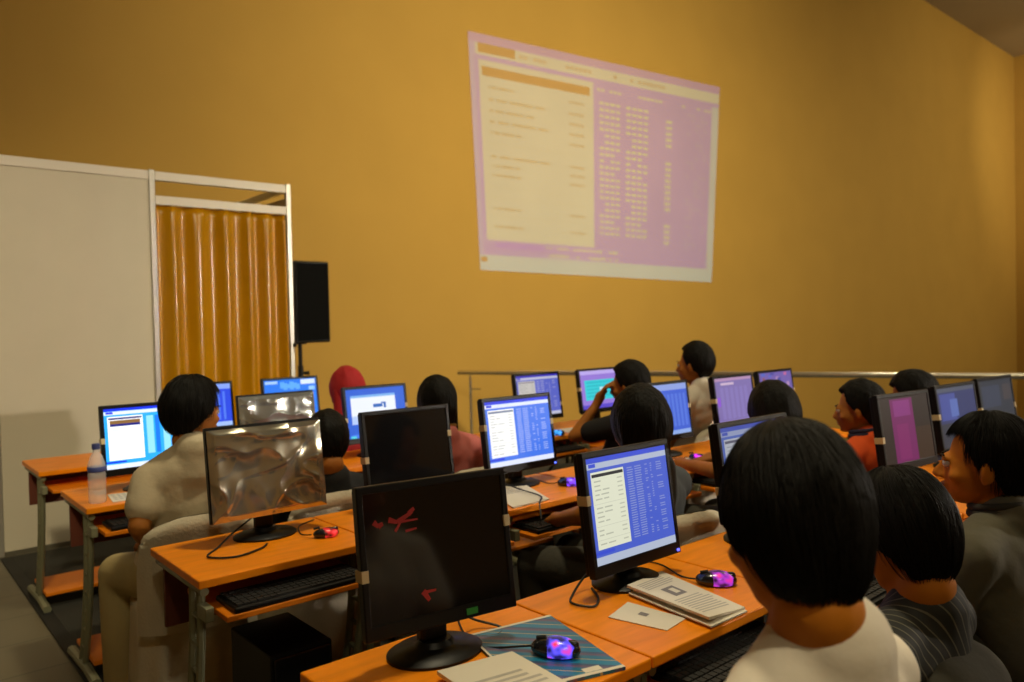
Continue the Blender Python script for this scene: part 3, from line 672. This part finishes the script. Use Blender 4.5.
# ---------------------------------------------------------------- people
def az(a):  # azimuth measured from +Y towards +X
    a = R(a); return V((math.sin(a), math.cos(a), 0))
def person(label, head, top, haz, baz, shirt, trousers=None, vox=.009, hs=1., pitch=12, roll=0, hair='short', hairmat=None, arms=None, pel=None, skin=None, strands=0, hoff=(0,0),
           sleeves='short', collar=None, face=False, hdrop=1., hk=1., sh_z=0., shirt_infl=.012, ears=True, shw=.165, extra=None, seatz=.47, necklen=.0, knees=None, seed=1):
    """head=(x,y) of head centre; top=z of the top of the hair"""
    skin = skin or M['skin']; trousers = trousers or M['dark_trousers']
    fw = az(baz); rt = V((fw.y, -fw.x, 0)); up = V((0,0,1))
    hf = az(haz); hr = V((hf.y, -hf.x, 0))
    Hc = V((head[0], head[1], top-.125*hs))
    HR = Matrix((hr, hf, up)).transposed()            # local x right, y forward, z up
    HR = HR @ Matrix.Rotation(R(-pitch), 3, 'X') @ Matrix.Rotation(R(roll), 3, 'Y')
    hp = lambda x, y, z: Hc + HR @ (V((x, y, z))*hs)
    nb_ = hp(0, -.030, -.105)                              # skull base
    N = Hc - hf*.012*hs - fw*.022 + V((0, 0, -.122*hs-necklen)) # neck base
    if pel is None: pel = (N.x-fw.x*.05, N.y-fw.y*.05)
    P = V((pel[0], pel[1], seatz+.095))
    loc0 = V((P.x, P.y, 0))
    t = thing('person', loc0, 0, label, 'person')
    body = MB(); cl = MB(); tr = MB()
    L = lambda p: V(p)-loc0
    def both(mb, p0, r0, p1, r1, **k): mb.cap(L(p0), r0, L(p1), r1, **k)
    # head
    body.ell(L(hp(0,-.018,.022)), (.074*hs, .094*hs, .090*hs), HR, 28, 18)
    body.ell(L(hp(0,.022,-.025)), (.062*hs, .070*hs, .085*hs), HR, 28, 18)
    body.ell(L(hp(0,.050,-.075)), (.040*hs, .036*hs, .032*hs), HR, 20, 12)
    body.ell(L(hp(0,.078,-.090)), (.020*hs, .016*hs, .016*hs), HR, 16, 10)
    body.ell(L(hp(0,.083,.012)), (.048*hs, .012*hs, .012*hs), HR, 16, 10)
    body.cap(L(hp(0,.086,.004)), .008*hs, L(hp(0,.108,-.030)), .0125*hs, n=12)
    for s in (-1, 1):
        body.ell(L(hp(s*.012,.098,-.034)), (.009*hs, .010*hs, .007*hs), HR, 12, 8)
        body.ell(L(hp(s*.040,.058,-.030)), (.022*hs, .022*hs, .020*hs), HR, 12, 8)
        if ears:
            ER = HR @ Matrix.Rotation(R(s*-22), 3, 'Z')
            body.ell(L(hp(s*.080,-.012,-.012)), (.008*hs, .019*hs, .032*hs), ER, 14, 10)
            body.ell(L(hp(s*.077,-.004,-.034)), (.008*hs, .010*hs, .012*hs), ER, 12, 8)
            body.ell(L(hp(s*.072,-.004,-.012)), (.010*hs, .012*hs, .022*hs), ER, 12, 8)
    body.ell(L(hp(0,.090,-.056)), (.022*hs, .010*hs, .0055*hs), HR, 14, 8); body.ell(L(hp(0,.088,-.067)), (.019*hs, .010*hs, .006*hs), HR, 14, 8)
    # neck and trunk
    body.cap(L(nb_), .053*hs, L(N-up*.05), .056*hs, n=20)
    body.cap(L(nb_ + HR @ V((0,.02,.0))), .045*hs, L(N+fw*.01-up*.03), .052*hs, n=20)
    C1 = N - up*(.17+sh_z) + fw*.015; Wt = (C1+P)/2 + fw*.01
    sh = {s: N + rt*s*shw - up*(.088+sh_z) for s in (-1, 1)}
    for mb, g in ((body, 0), (cl, shirt_infl)):
        for s in (-1, 1):
            mb.cap(L(N-up*.040+rt*s*.03), .050+g*.6, L(sh[s]), .052+g, n=16); mb.cap(L(N-up*.055+rt*s*.015), .066+g*.5, L(N-up*.12+rt*s*.09), .07+g, n=16)
            mb.cap(L(N-up*.10+rt*s*.05), .078+g, L(C1+rt*s*.06), .090+g, n=20, flat=1.0)
            mb.cap(L(C1+rt*s*.055), .092+g, L(Wt+rt*s*.05), .086+g, n=20)
            mb.cap(L(Wt+rt*s*.05), .092+g, L(P+rt*s*.06), .105+g, n=20)
        mb.cap(L(C1), .10+g, L(P), .11+g, n=20)
        mb.ell(L(C1-fw*.02+up*.05), (.16+g, .16+g, .14+g), None, 20, 12) if False else None
    cl.cap(L(N-up*.085-fw*.008), .100, L(N-up*.018-fw*.024), .076*hs, n=24)
    # legs
    for s in (-1, 1):
        hip = P + rt*s*.085 - up*.01
        kn = (V(knees[s]) if knees and s in knees else P + rt*s*.11 + fw*.40 - up*.045)
        an = V((kn.x, kn.y, .10)) - fw*.04
        for mb, g in ((body, 0), (tr, .014)):
            mb.cap(L(hip), .080+g, L(kn), .056+g, n=18); mb.cap(L(kn), .055+g, L(an+up*(.02 if mb is tr else 0)), (.040 if mb is body else .046)+g, n=18)
        body.cap(L(an-up*.03), .038, L(an+fw*.13-up*.06), .030, n=14)
        shoe = MB(); shoe.cap(L(V((an.x,an.y,.047))-fw*.03), .046, L(V((an.x,an.y,.036))+fw*.15), .035, n=18)
        blob(shoe, 'shoe', M['shoe'], t, .010, 2)
    tr.cap(L(P-rt*.07), .112, L(P+rt*.07), .112, n=20); tr.cap(L(P-rt*.05+up*.06), .104, L(P+rt*.05+up*.06), .104, n=18)
    # arms and hands
    for s in (-1, 1):
        a = (arms or {}).get(s)
        if a: el, wr = V(a[0]), V(a[1]); hd = V(a[2]).normalized() if len(a) > 2 else None
        else: el = sh[s] - up*.25 + fw*.10 + rt*s*.045; wr = el + fw*.23 + up*.03 - rt*s*.05; hd = None
        hd = hd or (wr-el).normalized()
        body.cap(L(sh[s]), .048, L(el), .037, n=16); body.cap(L(el), .037, L(wr), .025, n=16)
        mid = sh[s].lerp(el, .58)
        cl.cap(L(sh[s]), .052+shirt_infl, L(mid if sleeves == 'short' else el), (.049 if sleeves == 'short' else .042)+shirt_infl, n=18)
        if sleeves == 'long': cl.cap(L(el), .042+shirt_infl, L(el.lerp(wr, .93)), .030+shirt_infl, n=16)
        # hand
        lat = hd.cross(up); lat = (lat if lat.length > .2 else rt).normalized(); dn = hd.cross(lat).normalized()
        if dn.z > 0: dn = -dn
        side = rt*(-s); lat = lat*(1 if lat.dot(side) > 0 else -1)   # towards the thumb
        body.cap(L(wr), .026, L(wr+hd*.05), .030, n=14, flat=1.); 
        palm = wr+hd*.065
        body.cap(L(palm-lat*.022), .017, L(palm+lat*.022), .018, n=12)
        for k in range(4):
            o_ = (-.031+.0205*k); ln = (.050, .066, .072, .062)[k]; fr = max(.0085, vox*1.05)
            a0 = palm+hd*.018+lat*o_; a1 = a0+hd*ln*.5+dn*.006; a2 = a1+hd*ln*.40+dn*.022
            body.cap(L(a0), fr+.001, L(a1), fr, n=10); body.cap(L(a1), fr, L(a2), fr*.9, n=10)
        b0 = wr+hd*.03+lat*.026; b1 = b0+hd*.03+lat*.022+dn*.008; b2 = b1+hd*.028+lat*.004+dn*.008
        body.cap(L(b0), fr+.004, L(b1), fr+.0015, n=10); body.cap(L(b1), fr+.0015, L(b2), fr, n=10)
    bd = blob(body, 'body', skin, t, vox, 3)
    so = blob(cl, 'shirt', shirt, t, max(vox, .009), 6)
    blob(tr, 'trousers', trousers, t, .012, 6)
    if collar:
        c_ = MB(); pts = []
        for k in range(25):
            a = 2*PI*k/24; pts.append(L(N+up*(.005+.012*math.cos(a))+rt*math.sin(a)*.067-fw*math.cos(a)*.066))
        for dz, rr in ((0, .012), (.018, .010)): c_.tube([p+up*dz for p in pts], rr, 10, cap=False)
        c_.build('collar', collar, t, smooth='all')
    # hair
    if hair != 'none':
        hm = hairmat or M['hair']; hb = MB()
        long = {'short': -.55, 'bob': -.95, 'bushy': -.52, 'long': -.9, 'scarf': -1.2}[hair]
        thick = {'short': 1.10, 'bob': 1.15, 'bushy': 1.22, 'long': 1.13, 'scarf': 1.16}[hair]*hk
        nu, nv = 96, 64; keep = []; idx = {}
        ax = (.0765*hs, .098*hs, .102*hs)
        def surf(d):
            """cap radius for a direction in head space"""
            n1 = noise.noise(V((d.x*3, d.y*3, d.z*1.3+seed*3)))*.05+noise.noise(V((d.x*14, d.y*14, d.z*2+seed)))*.022
            k = thick+n1*(1.6 if hair == 'bushy' else 1)
            ang = math.atan2(d.x, d.y)                              # 0 = face
            el = math.asin(max(-1, min(1, d.z)))
            # lower edge of the hair as elevation by azimuth from the face
            a = abs(ang)
            if hair in ('bob', 'scarf', 'long'): edge = .50 if a < .55 else (.50-(a-.55)/.45*(1.6) if a < 1.0 else -1.1)
            else: edge = .60 if a < .80 else (.60-(a-.80)/.50*.93 if a < 1.30 else (-.33 if a < 1.50 else max(-1.12, -.33+(1.45-a)*1.3)))
            edge += noise.noise(V((ang*6, seed, 0)))*.10+noise.noise(V((ang*22, seed, 3)))*.05
            f = (el-edge)/.12; f = max(0, min(1, f)); f = f*f*(3-2*f)
            return .80+(k-.80)*f
        def drop(d):
            b_ = max(0, min(1, (abs(math.atan2(d.x, d.y))-1.3)/.7)); return 1+(.27*hdrop*b_ if d.z < 0 else 0)
        def fn2(d):
            return surf(d)
        o0 = len(hb.v); hb.ell((0,0,0), (1,1,1), None, nu, nv)
        for q_ in range(o0, len(hb.v)):
            d = hb.v[q_]; kk = surf(d); g = 1-.10*max(0, -d.z-.3)*(1 if d.y < 0 else 0)
            hb.v[q_] = L(hp(0,-.018,.020)+HR @ V((d.x*ax[0]*kk*g, d.y*ax[1]*kk, d.z*ax[2]*kk*drop(d))))
        o = hb.build('headscarf' if hair == 'scarf' else 'hair', hm, t, smooth='all')
        hro = o
        if hair in ('bob', 'long', 'scarf'):
            lg = MB(); z0 = {'bob': -.105, 'long': -.22, 'scarf': -.14}[hair]
            for s in (-1, -.6, -.2, .2, .6, 1):
                lg.cap(L(hp(s*.062, -.035-.03*(1-abs(s)), .0)), .030*hs, L(Hc+hr*s*.058*hs-hf*(.055+.02*(1-abs(s)))*hs+up*z0*hs), .022*hs if hair != 'scarf' else .045, n=14)
            blob(lg, 'back_hair' if hair != 'scarf' else 'scarf_drape', hm, t, .007, 3)
        if strands:
            rnd = random.Random(seed*11); sb = MB()
            for q_ in range(strands):
                # roots over the crown, strands fall along the skull
                a = rnd.uniform(-PI, PI); e0 = rnd.uniform(-.2, 1.5) if q_ % 3 else rnd.uniform(-.5, .4)
                aa = abs(a); 
                if hair == 'bob': emin = .25 if aa < .6 else (-1.0 if aa > 1.1 else -.2)
                else: emin = .42 if aa < 1.0 else (.0 if aa < 1.3 else (-.35 if aa < 1.6 else -1.2))
                if aa < .9: emin = .55
                if e0 < emin+.2: e0 = emin+rnd.uniform(.2, .7)
                ln = rnd.uniform(.5, 1.0); pts = []; wv = rnd.uniform(-.10, .10); lift = rnd.uniform(.99, 1.035)
                for k in range(7):
                    e = e0-ln*k/6
                    if e < emin-.1-rnd.uniform(0, .06): break
                    a2 = a+wv*k/6; d = V((math.cos(e)*math.sin(a2), math.cos(e)*math.cos(a2), math.sin(e)))
                    kk = thick*lift*(1+.004*k)+noise.noise(V((d.x*3, d.y*3, d.z*1.3+seed*3)))*.05
                    
                    pts.append(L(hp(0,-.018,.020)+HR @ V((d.x*ax[0]*kk*(1-.10*max(0, -d.z-.3)*(1 if d.y < 0 else 0)), d.y*ax[1]*kk, d.z*ax[2]*kk*drop(d)))))
                if len(pts) >= 3:
                    r0 = rnd.uniform(.0006, .0012); sb.tube(pts, [r0*(1-.8*(k/(len(pts)-1))**2) for k in range(len(pts))], 3, cap=False)
            so_ = sb.build('hair_strands', M['strand'], hro, smooth='all')
    if face:
        for s in (-1, 1):
            e = MB(); e.use(M['eye']).ell((0,0,0), (.0115*hs,)*3, None, 16, 12); e.use(M['iris']).ell(tuple(HR @ V((0,.0065*hs,0))), (.0062*hs,)*3, None, 12, 8)
            o = e.build('eye', None, bd, smooth='all'); o.location = L(hp(s*.029,.0805,.001))
            MB().cap(L(hp(s*.014,.0945,.021)), .003*hs, L(hp(s*.045,.0855,.023)), .0025*hs, n=8).build('eyebrow', M['hair'], bd, smooth='all')
        lp = MB(); lp.ell(L(hp(0,.0925,-.056)), (.020*hs, .009*hs, .005*hs), HR, 14, 8); lp.ell(L(hp(0,.091,-.066)), (.018*hs, .009*hs, .0055*hs), HR, 14, 8); lp.build('lips', M['lip'], bd, smooth='all')
    return t
#PEOPLE
# nearest man, white T-shirt
person('person in white T-shirt with thick black hair, nearest the camera', (.93, .53), 1.28, 30, 0, M['white_shirt'], vox=.007, hs=1.03, pitch=20, hair='short', skin=M['skin_dim'], strands=5200, ears=False, hk=.98, seed=1, pel=(.92,.46), sh_z=.02)
person('person with black hair in dark pinstriped shirt, right of the nearest head', (1.745, .73), 1.075, 22, 0, M['striped'], vox=.008, hs=1.06, pitch=22, hair='short', skin=M['skin_dim'], strands=1800, ears=False, hk=1.04, seed=2, pel=(1.74,.63), hdrop=.8)
person('person in grey jacket seen in profile at the right edge', (2.30, .74), 1.155, -14, 5, M['grey'], vox=.006, hs=1.05, pitch=2, hair='short', skin=M['skin_dim'], strands=1500, sleeves='long', collar=mat('dark_collar', (.03,.028,.02), .8), face=True, seed=3, hdrop=.1, pel=(2.31,.60), shirt_infl=.02)
person('person in beige shirt and khaki trousers with bushy hair at left', (.95, 2.90), 1.25, 70, 12, M['beige_shirt'], M['khaki'], hdrop=.0, vox=.008, hs=.95, pitch=5, hair='bushy', seed=4, ears=False, strands=700, face=True, pel=(.90,2.90), arms={-1: ((.735,2.84,.76), (.80,3.00,.655), (.2,1,-.3)), 1: ((1.14,3.0,.82), (1.12,3.25,.76))}, knees={-1: (.735,3.14,.535), 1: (.97,3.22,.535)}, sh_z=.03, shirt_infl=.014, shw=.145)
person('person in black with lowered head between the silver and dark monitors', (1.48, 2.90), 1.08, 20, 10, M['black_shirt'], hdrop=.5, vox=.01, hs=1.0, pitch=30, hair='short', seed=5, ears=False, pel=(1.44,2.90), hk=1.05)
person('person in pink top with long black hair and mustard collar', (2.01, 2.88), 1.195, 5, 5, M['pink'], vox=.01, pitch=10, hair='long', seed=6, collar=mat('mustard_cloth', (.35,.17,.02), .8), ears=False, pel=(2.06,2.94), hk=1.0)
person('person wearing a red headscarf behind the blue monitor', (2.21, 4.08), 1.19, 0, 0, M['red'], vox=.01, hs=1.1, pitch=15, hair='scarf', hairmat=M['red'], seed=7, ears=False)
person('person in black propping head on one raised arm', (3.27, 2.82), 1.205, -20, 0, M['black_shirt'], vox=.01, pitch=10, hair='short', seed=8, hdrop=.1, arms={-1: ((3.04,3.02,.80), (3.16,2.96,.97), (.25,-.35,.9))}, pel=(3.30,2.92), hk=1.06)
person('person with long black hair in slate top behind the lit front monitor', (2.035, 1.71), 1.195, 18, -5, M['slate'], vox=.009, pitch=10, hs=1.04, hair='long', seed=9, ears=False, pel=(2.08,1.76), arms={-1: ((1.85,1.80,.78), (1.98,2.05,.70)), 1: ((2.28,1.80,.80), (2.24,2.05,.72))}, hk=1.06)
person('person in white shirt seated tallest, facing left before the handrail', (3.88, 2.82), 1.295, -12, -5, M['white_shirt'], vox=.009, pitch=4, hs=1.05, hair='short', seed=10, hdrop=.1, face=True, pel=(3.86,2.92), shirt_infl=.012, hk=1.03)
person('person with bowed dark head in front of the speckled monitor', (2.94, 1.74), 1.145, 28, 15, M['black_shirt'], vox=.01, hs=1.08, pitch=32, hair='short', seed=11, ears=False, hk=1.10, pel=(2.86,1.76), arms={1: ((3.15,1.85,.80), (3.10,2.12,.775)), -1: ((2.70,1.85,.80), (2.86,2.14,.775))})
person('person in orange shirt seen in profile', (3.62, 1.70), 1.12, -18, 0, M['orange'], vox=.009, pitch=8, hs=1.02, hair='short', seed=12, hdrop=.1, face=True, collar=M['navy'], pel=(3.66,1.78), hk=1.05)
person('person with black hair bending behind the magenta monitor', (4.06, 1.63), 1.14, -16, 0, M['navy'], vox=.01, pitch=22, hs=1.05, hair='short', seed=13, face=True, pel=(4.09,1.70), hk=1.06)

chair(.95, 2.98, -10, 'cream cloth covered chair under the bushy haired man')
chair(1.44, 2.97, -5, 'cream covered chair of the person in black with lowered head')
chair(2.07, 2.97, 0, 'cloth covered chair of the person in pink')
chair(2.14, 1.80, -12, 'cream covered chair behind the slate top person')
chair(3.88, 2.97, 5, 'cream covered chair of the person in white shirt')
chair(3.68, 1.80, 0, 'cloth covered chair of the person in orange')

# ---------------------------------------------------------------- lights
def area(loc, tgt, size, power, col=(1., .72, .38), spread=PI):
    l = bpy.data.lights.new('unseen_lamp', 'AREA'); l.shape = 'DISK'; l.size = size; l.energy = power; l.color = col; l.spread = spread
    o = bpy.data.objects.new('unseen_lamp', l); COL.objects.link(o); o.location = loc
    o.rotation_euler = (V(tgt)-V(loc)).to_track_quat('-Z', 'Y').to_euler(); return o
WARM = (1., .86, .56)
def spot(loc, tgt, power, ang, blend=1., rad=.15, col=WARM):
    l = bpy.data.lights.new('unseen_spot', 'SPOT'); l.energy = power; l.spot_size = R(ang); l.spot_blend = blend; l.shadow_soft_size = rad; l.color = col
    o = bpy.data.objects.new('unseen_spot', l); COL.objects.link(o); o.location = loc
    o.rotation_euler = (V(tgt)-V(loc)).to_track_quat('-Z', 'Y').to_euler(); return o
spot((5.4, -1.0, 5.4), (8.0, 7.5, 3.2), 2300, 100, 1., .25)
spot((22.0, -2.5, 6.5), (21., 7.5, 3.6), 1850, 110, 1., .25)
spot((-1.0, -1.0, 4.6), (.7, 5.9, 1.0), 740, 40, 1., .2)
spot((1.8, 1.9, 5.5), (1.8, 2.2, 0), 440, 90, 1., .2)
spot((.7, -1.1, 4.6), (1.0, .36, 1.1), 220, 21, 1., .12)  # added spot without a known fixture, brightens the nearest person's neck and shirt
spot((21.0, 2.0, 7.0), (26.0, 6.0, 6.5), 700, 80, 1., .2)
spot((9.5, -.5, 6.0), (11.5, 7.5, 3.4), 480, 90, 1., .25)  # added spot, lifts the wall brightness right of the projection
area((6.2, -2.2, 2.35), (2.3, 5.9, 1.8), .25, 62, (1., .88, .72), R(100))  # added lamp at projector height, makes the curtain highlights; not on the ceiling
for x, y in ((8.2, 3.4), (9.6, 1.6), (11.2, 0.2)): area((x, y, 6.3), (x, y, 0), .22, 40, WARM)
for x, y in ((-1.0, -3.0), (9., -2.)): area((x, y, 6.5), (x, y, 0), .4, 60, WARM)  # unseen lamps added as general fill light

# the projector's beam: lamp whose colour depends on direction
def solve(A, b):
    n = len(b); Mx = [list(map(float, A[i]))+[float(b[i])] for i in range(n)]
    for i in range(n):
        p = max(range(i, n), key=lambda r: abs(Mx[r][i])); Mx[i], Mx[p] = Mx[p], Mx[i]
        for r in range(n):
            if r != i:
                k = Mx[r][i]/Mx[i][i]
                for c_ in range(i, n+1): Mx[r][c_] -= k*Mx[i][c_]
    return [Mx[i][n]/Mx[i][i] for i in range(n)]
LP = V((7.4, -2.2, 2.3))
A_, b_ = [], []
for (x, z), (u, v) in zip((TLp, TRp, BRp, BLp), ((0,0),(1,0),(1,1),(0,1))):
    A_.append([x,z,1,0,0,0,-u*x,-u*z]); b_.append(u); A_.append([0,0,0,x,z,1,-v*x,-v*z]); b_.append(v)
h = solve(A_, b_)+[1.]; D = YW-LP.y
def lin(r):  # coefficients on (dx,dy,dz) of row r of H*[x,z,1]*dy
    a, b, c_ = h[3*r:3*r+3]; return (a*D, a*LP.x+b*LP.z+c_, b*D)
pl = bpy.data.lights.new('projector_beam', 'POINT'); pl.shadow_soft_size = .0; pl.use_nodes = True; nt = pl.node_tree; nd = nt.nodes; lk = nt.links
em = [n for n in nd if n.type == 'EMISSION'][0]
geo = nd.new('ShaderNodeNewGeometry')
def m1(op, a, b=None, clamp=False):
    n = nd.new('ShaderNodeMath'); n.operation = op; n.use_clamp = clamp
    for i, q_ in enumerate((a, b)):
        if q_ is None: continue
        if isinstance(q_, (int, float)): n.inputs[i].default_value = q_
        else: lk.new(q_, n.inputs[i])
    return n.outputs[0]
def dot(vec):
    n = nd.new('ShaderNodeVectorMath'); n.operation = 'DOT_PRODUCT'; lk.new(geo.outputs['Incoming'], n.inputs[0]); n.inputs[1].default_value = vec; return n.outputs['Value']
w_ = dot(lin(2)); U = m1('DIVIDE', dot(lin(0)), w_); Vv = m1('DIVIDE', dot(lin(1)), w_)
sepd = nd.new('ShaderNodeSeparateXYZ'); lk.new(geo.outputs['Incoming'], sepd.inputs[0]); front = m1('GREATER_THAN', sepd.outputs[1], 0.)
def between(x, a, b, s=.003):
    p = m1('MULTIPLY', m1('SUBTRACT', x, a), 1/s, True); q_ = m1('MULTIPLY', m1('SUBTRACT', b, x), 1/s, True); return m1('MULTIPLY', p, q_)
def rect(u0, v0, u1, v1): return m1('MULTIPLY', between(U, u0, u1), between(Vv, v0, v1))
def mix(prev, mask, col):
    n = nd.new('ShaderNodeMix'); n.data_type = 'RGBA'; lk.new(mask, n.inputs[0])
    if isinstance(prev, tuple): n.inputs[6].default_value = (*prev, 1)
    else: lk.new(prev, n.inputs[6])
    n.inputs[7].default_value = (*col, 1); return n.outputs[2]
PUR, CRE, DKP, WHT, OFF = (.02,.18,4.3), (.22,.77,3.3), (.01,.05,4.6), (.30,.95,2.8), (.04,.06,.5)
def textmask(rows, cols, dens, v0, v1, u0, u1):
    """rows of little glyph blocks inside a rectangle"""
    ru = m1('MULTIPLY', m1('SUBTRACT', U, u0), cols/(u1-u0)); rv = m1('MULTIPLY', m1('SUBTRACT', Vv, v0), rows/(v1-v0))
    cx = nd.new('ShaderNodeCombineXYZ'); lk.new(m1('FLOOR', ru), cx.inputs[0]); lk.new(m1('FLOOR', rv), cx.inputs[1])
    wn = nd.new('ShaderNodeTexWhiteNoise'); wn.noise_dimensions = '2D'; lk.new(cx.outputs[0], wn.inputs['Vector'])
    on = m1('GREATER_THAN', wn.outputs['Value'], 1-dens)
    g = m1('MULTIPLY', between(m1('FRACT', rv), .25, .75, .1), between(m1('FRACT', ru), .08, .88, .1))
    return m1('MULTIPLY', m1('MULTIPLY', on, g), rect(u0, v0, u1, v1))
c_ = PUR
c_ = mix(c_, rect(0, 0, 1, .035), (.05,.16,3.6))
c_ = mix(c_, rect(.02, .035, 1, .085), CRE)
c_ = mix(c_, rect(.03, .035, .16, .075), OFF)
c_ = mix(c_, textmask(1, 34, .5, .04, .08, .17, .75), (.10,.35,1.8))
c_ = mix(c_, rect(.46, .095, 1, .105), PUR)
for a, b in ((.47,.56), (.58,.68)): c_ = mix(c_, textmask(22, 4, .9, .17, .80, a, b), WHT)
c_ = mix(c_, textmask(22, 1, .9, .2, .82, .75, .79), WHT); c_ = mix(c_, textmask(30, 5, .4, .15, .84, .85, .95), (.08,.38,4.))
c_ = mix(c_, textmask(1, 30, .5, .115, .14, .46, .98), WHT)
c_ = mix(c_, rect(.06, .865, .47, .895), DKP); c_ = mix(c_, textmask(2, 22, .7, .86, .93, .25, .55), WHT)
c_ = mix(c_, rect(.03, .10, .45, .86), CRE)
c_ = mix(c_, rect(.04, .125, .435, .165), OFF)
for v in (.19, .24, .285, .33, .375, .475, .515, .555, .70, .78):
    r_ = random.Random(int(v*1000)); c_ = mix(c_, textmask(1, 22, .8, v, v+.032, .06, .14+r_.random()*.14), (.08,.34,1.5)); c_ = mix(c_, textmask(1, 8, .9, v, v+.032, .35, .42), (.08,.36,1.7))
for v in (.435, .62, .665, .745): c_ = mix(c_, rect(.05, v, .43, v+.004), (.10,.45,2.0))
c_ = mix(c_, rect(0, .925, 1, 1), (.10,.73,3.9))
c_ = mix(c_, rect(.965, .10, 1, .93), (.10,.70,3.9)); c_ = mix(c_, rect(0, .035, .02, .925), (.05,.35,4.2)); c_ = mix(c_, rect(.005, .935, .03, .96), OFF)
inside = m1('MULTIPLY', rect(0, 0, 1, 1), front)
fin = mix((0,0,0), inside, (1,1,1)); mm = nd.new('ShaderNodeMix'); mm.data_type = 'RGBA'; mm.blend_type = 'MULTIPLY'; mm.inputs[0].default_value = 1
lk.new(c_, mm.inputs[6]); lk.new(fin, mm.inputs[7]); lk.new(mm.outputs[2], em.inputs['Color']); em.inputs['Strength'].default_value = 1.
pl.energy = 3500
po = bpy.data.objects.new('projector_beam', pl); COL.objects.link(po); po.location = LP

w = bpy.data.worlds.new('world'); bpy.context.scene.world = w; w.use_nodes = True
w.node_tree.nodes['Background'].inputs[0].default_value = (.03, .02, .01, 1); w.node_tree.nodes['Background'].inputs[1].default_value = .3

# ---------------------------------------------------------------- camera
f_, Hh, th, pp, rr = 770., 1.42, R(40.7), .0195, .0226
F0 = V((math.sin(th), math.cos(th), 0)); R0 = V((math.cos(th), -math.sin(th), 0)); U0 = V((0,0,1))
Fv = F0*math.cos(pp)-U0*math.sin(pp); Uu = U0*math.cos(pp)+F0*math.sin(pp)
Rc = R0*math.cos(rr)-Uu*math.sin(rr)*-1; Rc = R0*math.cos(-rr)+Uu*math.sin(-rr); Uc = Uu*math.cos(-rr)-R0*math.sin(-rr)
cd = bpy.data.cameras.new('camera'); cd.sensor_width = 36; cd.lens = 36*f_/1024; cd.clip_start = .02; cd.clip_end = 100
cd.dof.use_dof = True; cd.dof.focus_distance = 1.9; cd.dof.aperture_fstop = 3.4
co = bpy.data.objects.new('camera', cd); COL.objects.link(co)
co.matrix_world = Matrix.Translation((0,0,Hh)) @ Matrix((Rc, Uc, -Fv)).transposed().to_4x4()
sc = bpy.context.scene; sc.camera = co
sc.view_settings.view_transform = 'Standard'; sc.view_settings.look = 'None'; sc.view_settings.exposure = 0; sc.view_settings.gamma = 1
sc.view_settings.use_curve_mapping = False
sc.cycles.max_bounces = 6; sc.cycles.use_denoising = True; sc.cycles.sample_clamp_indirect = 3
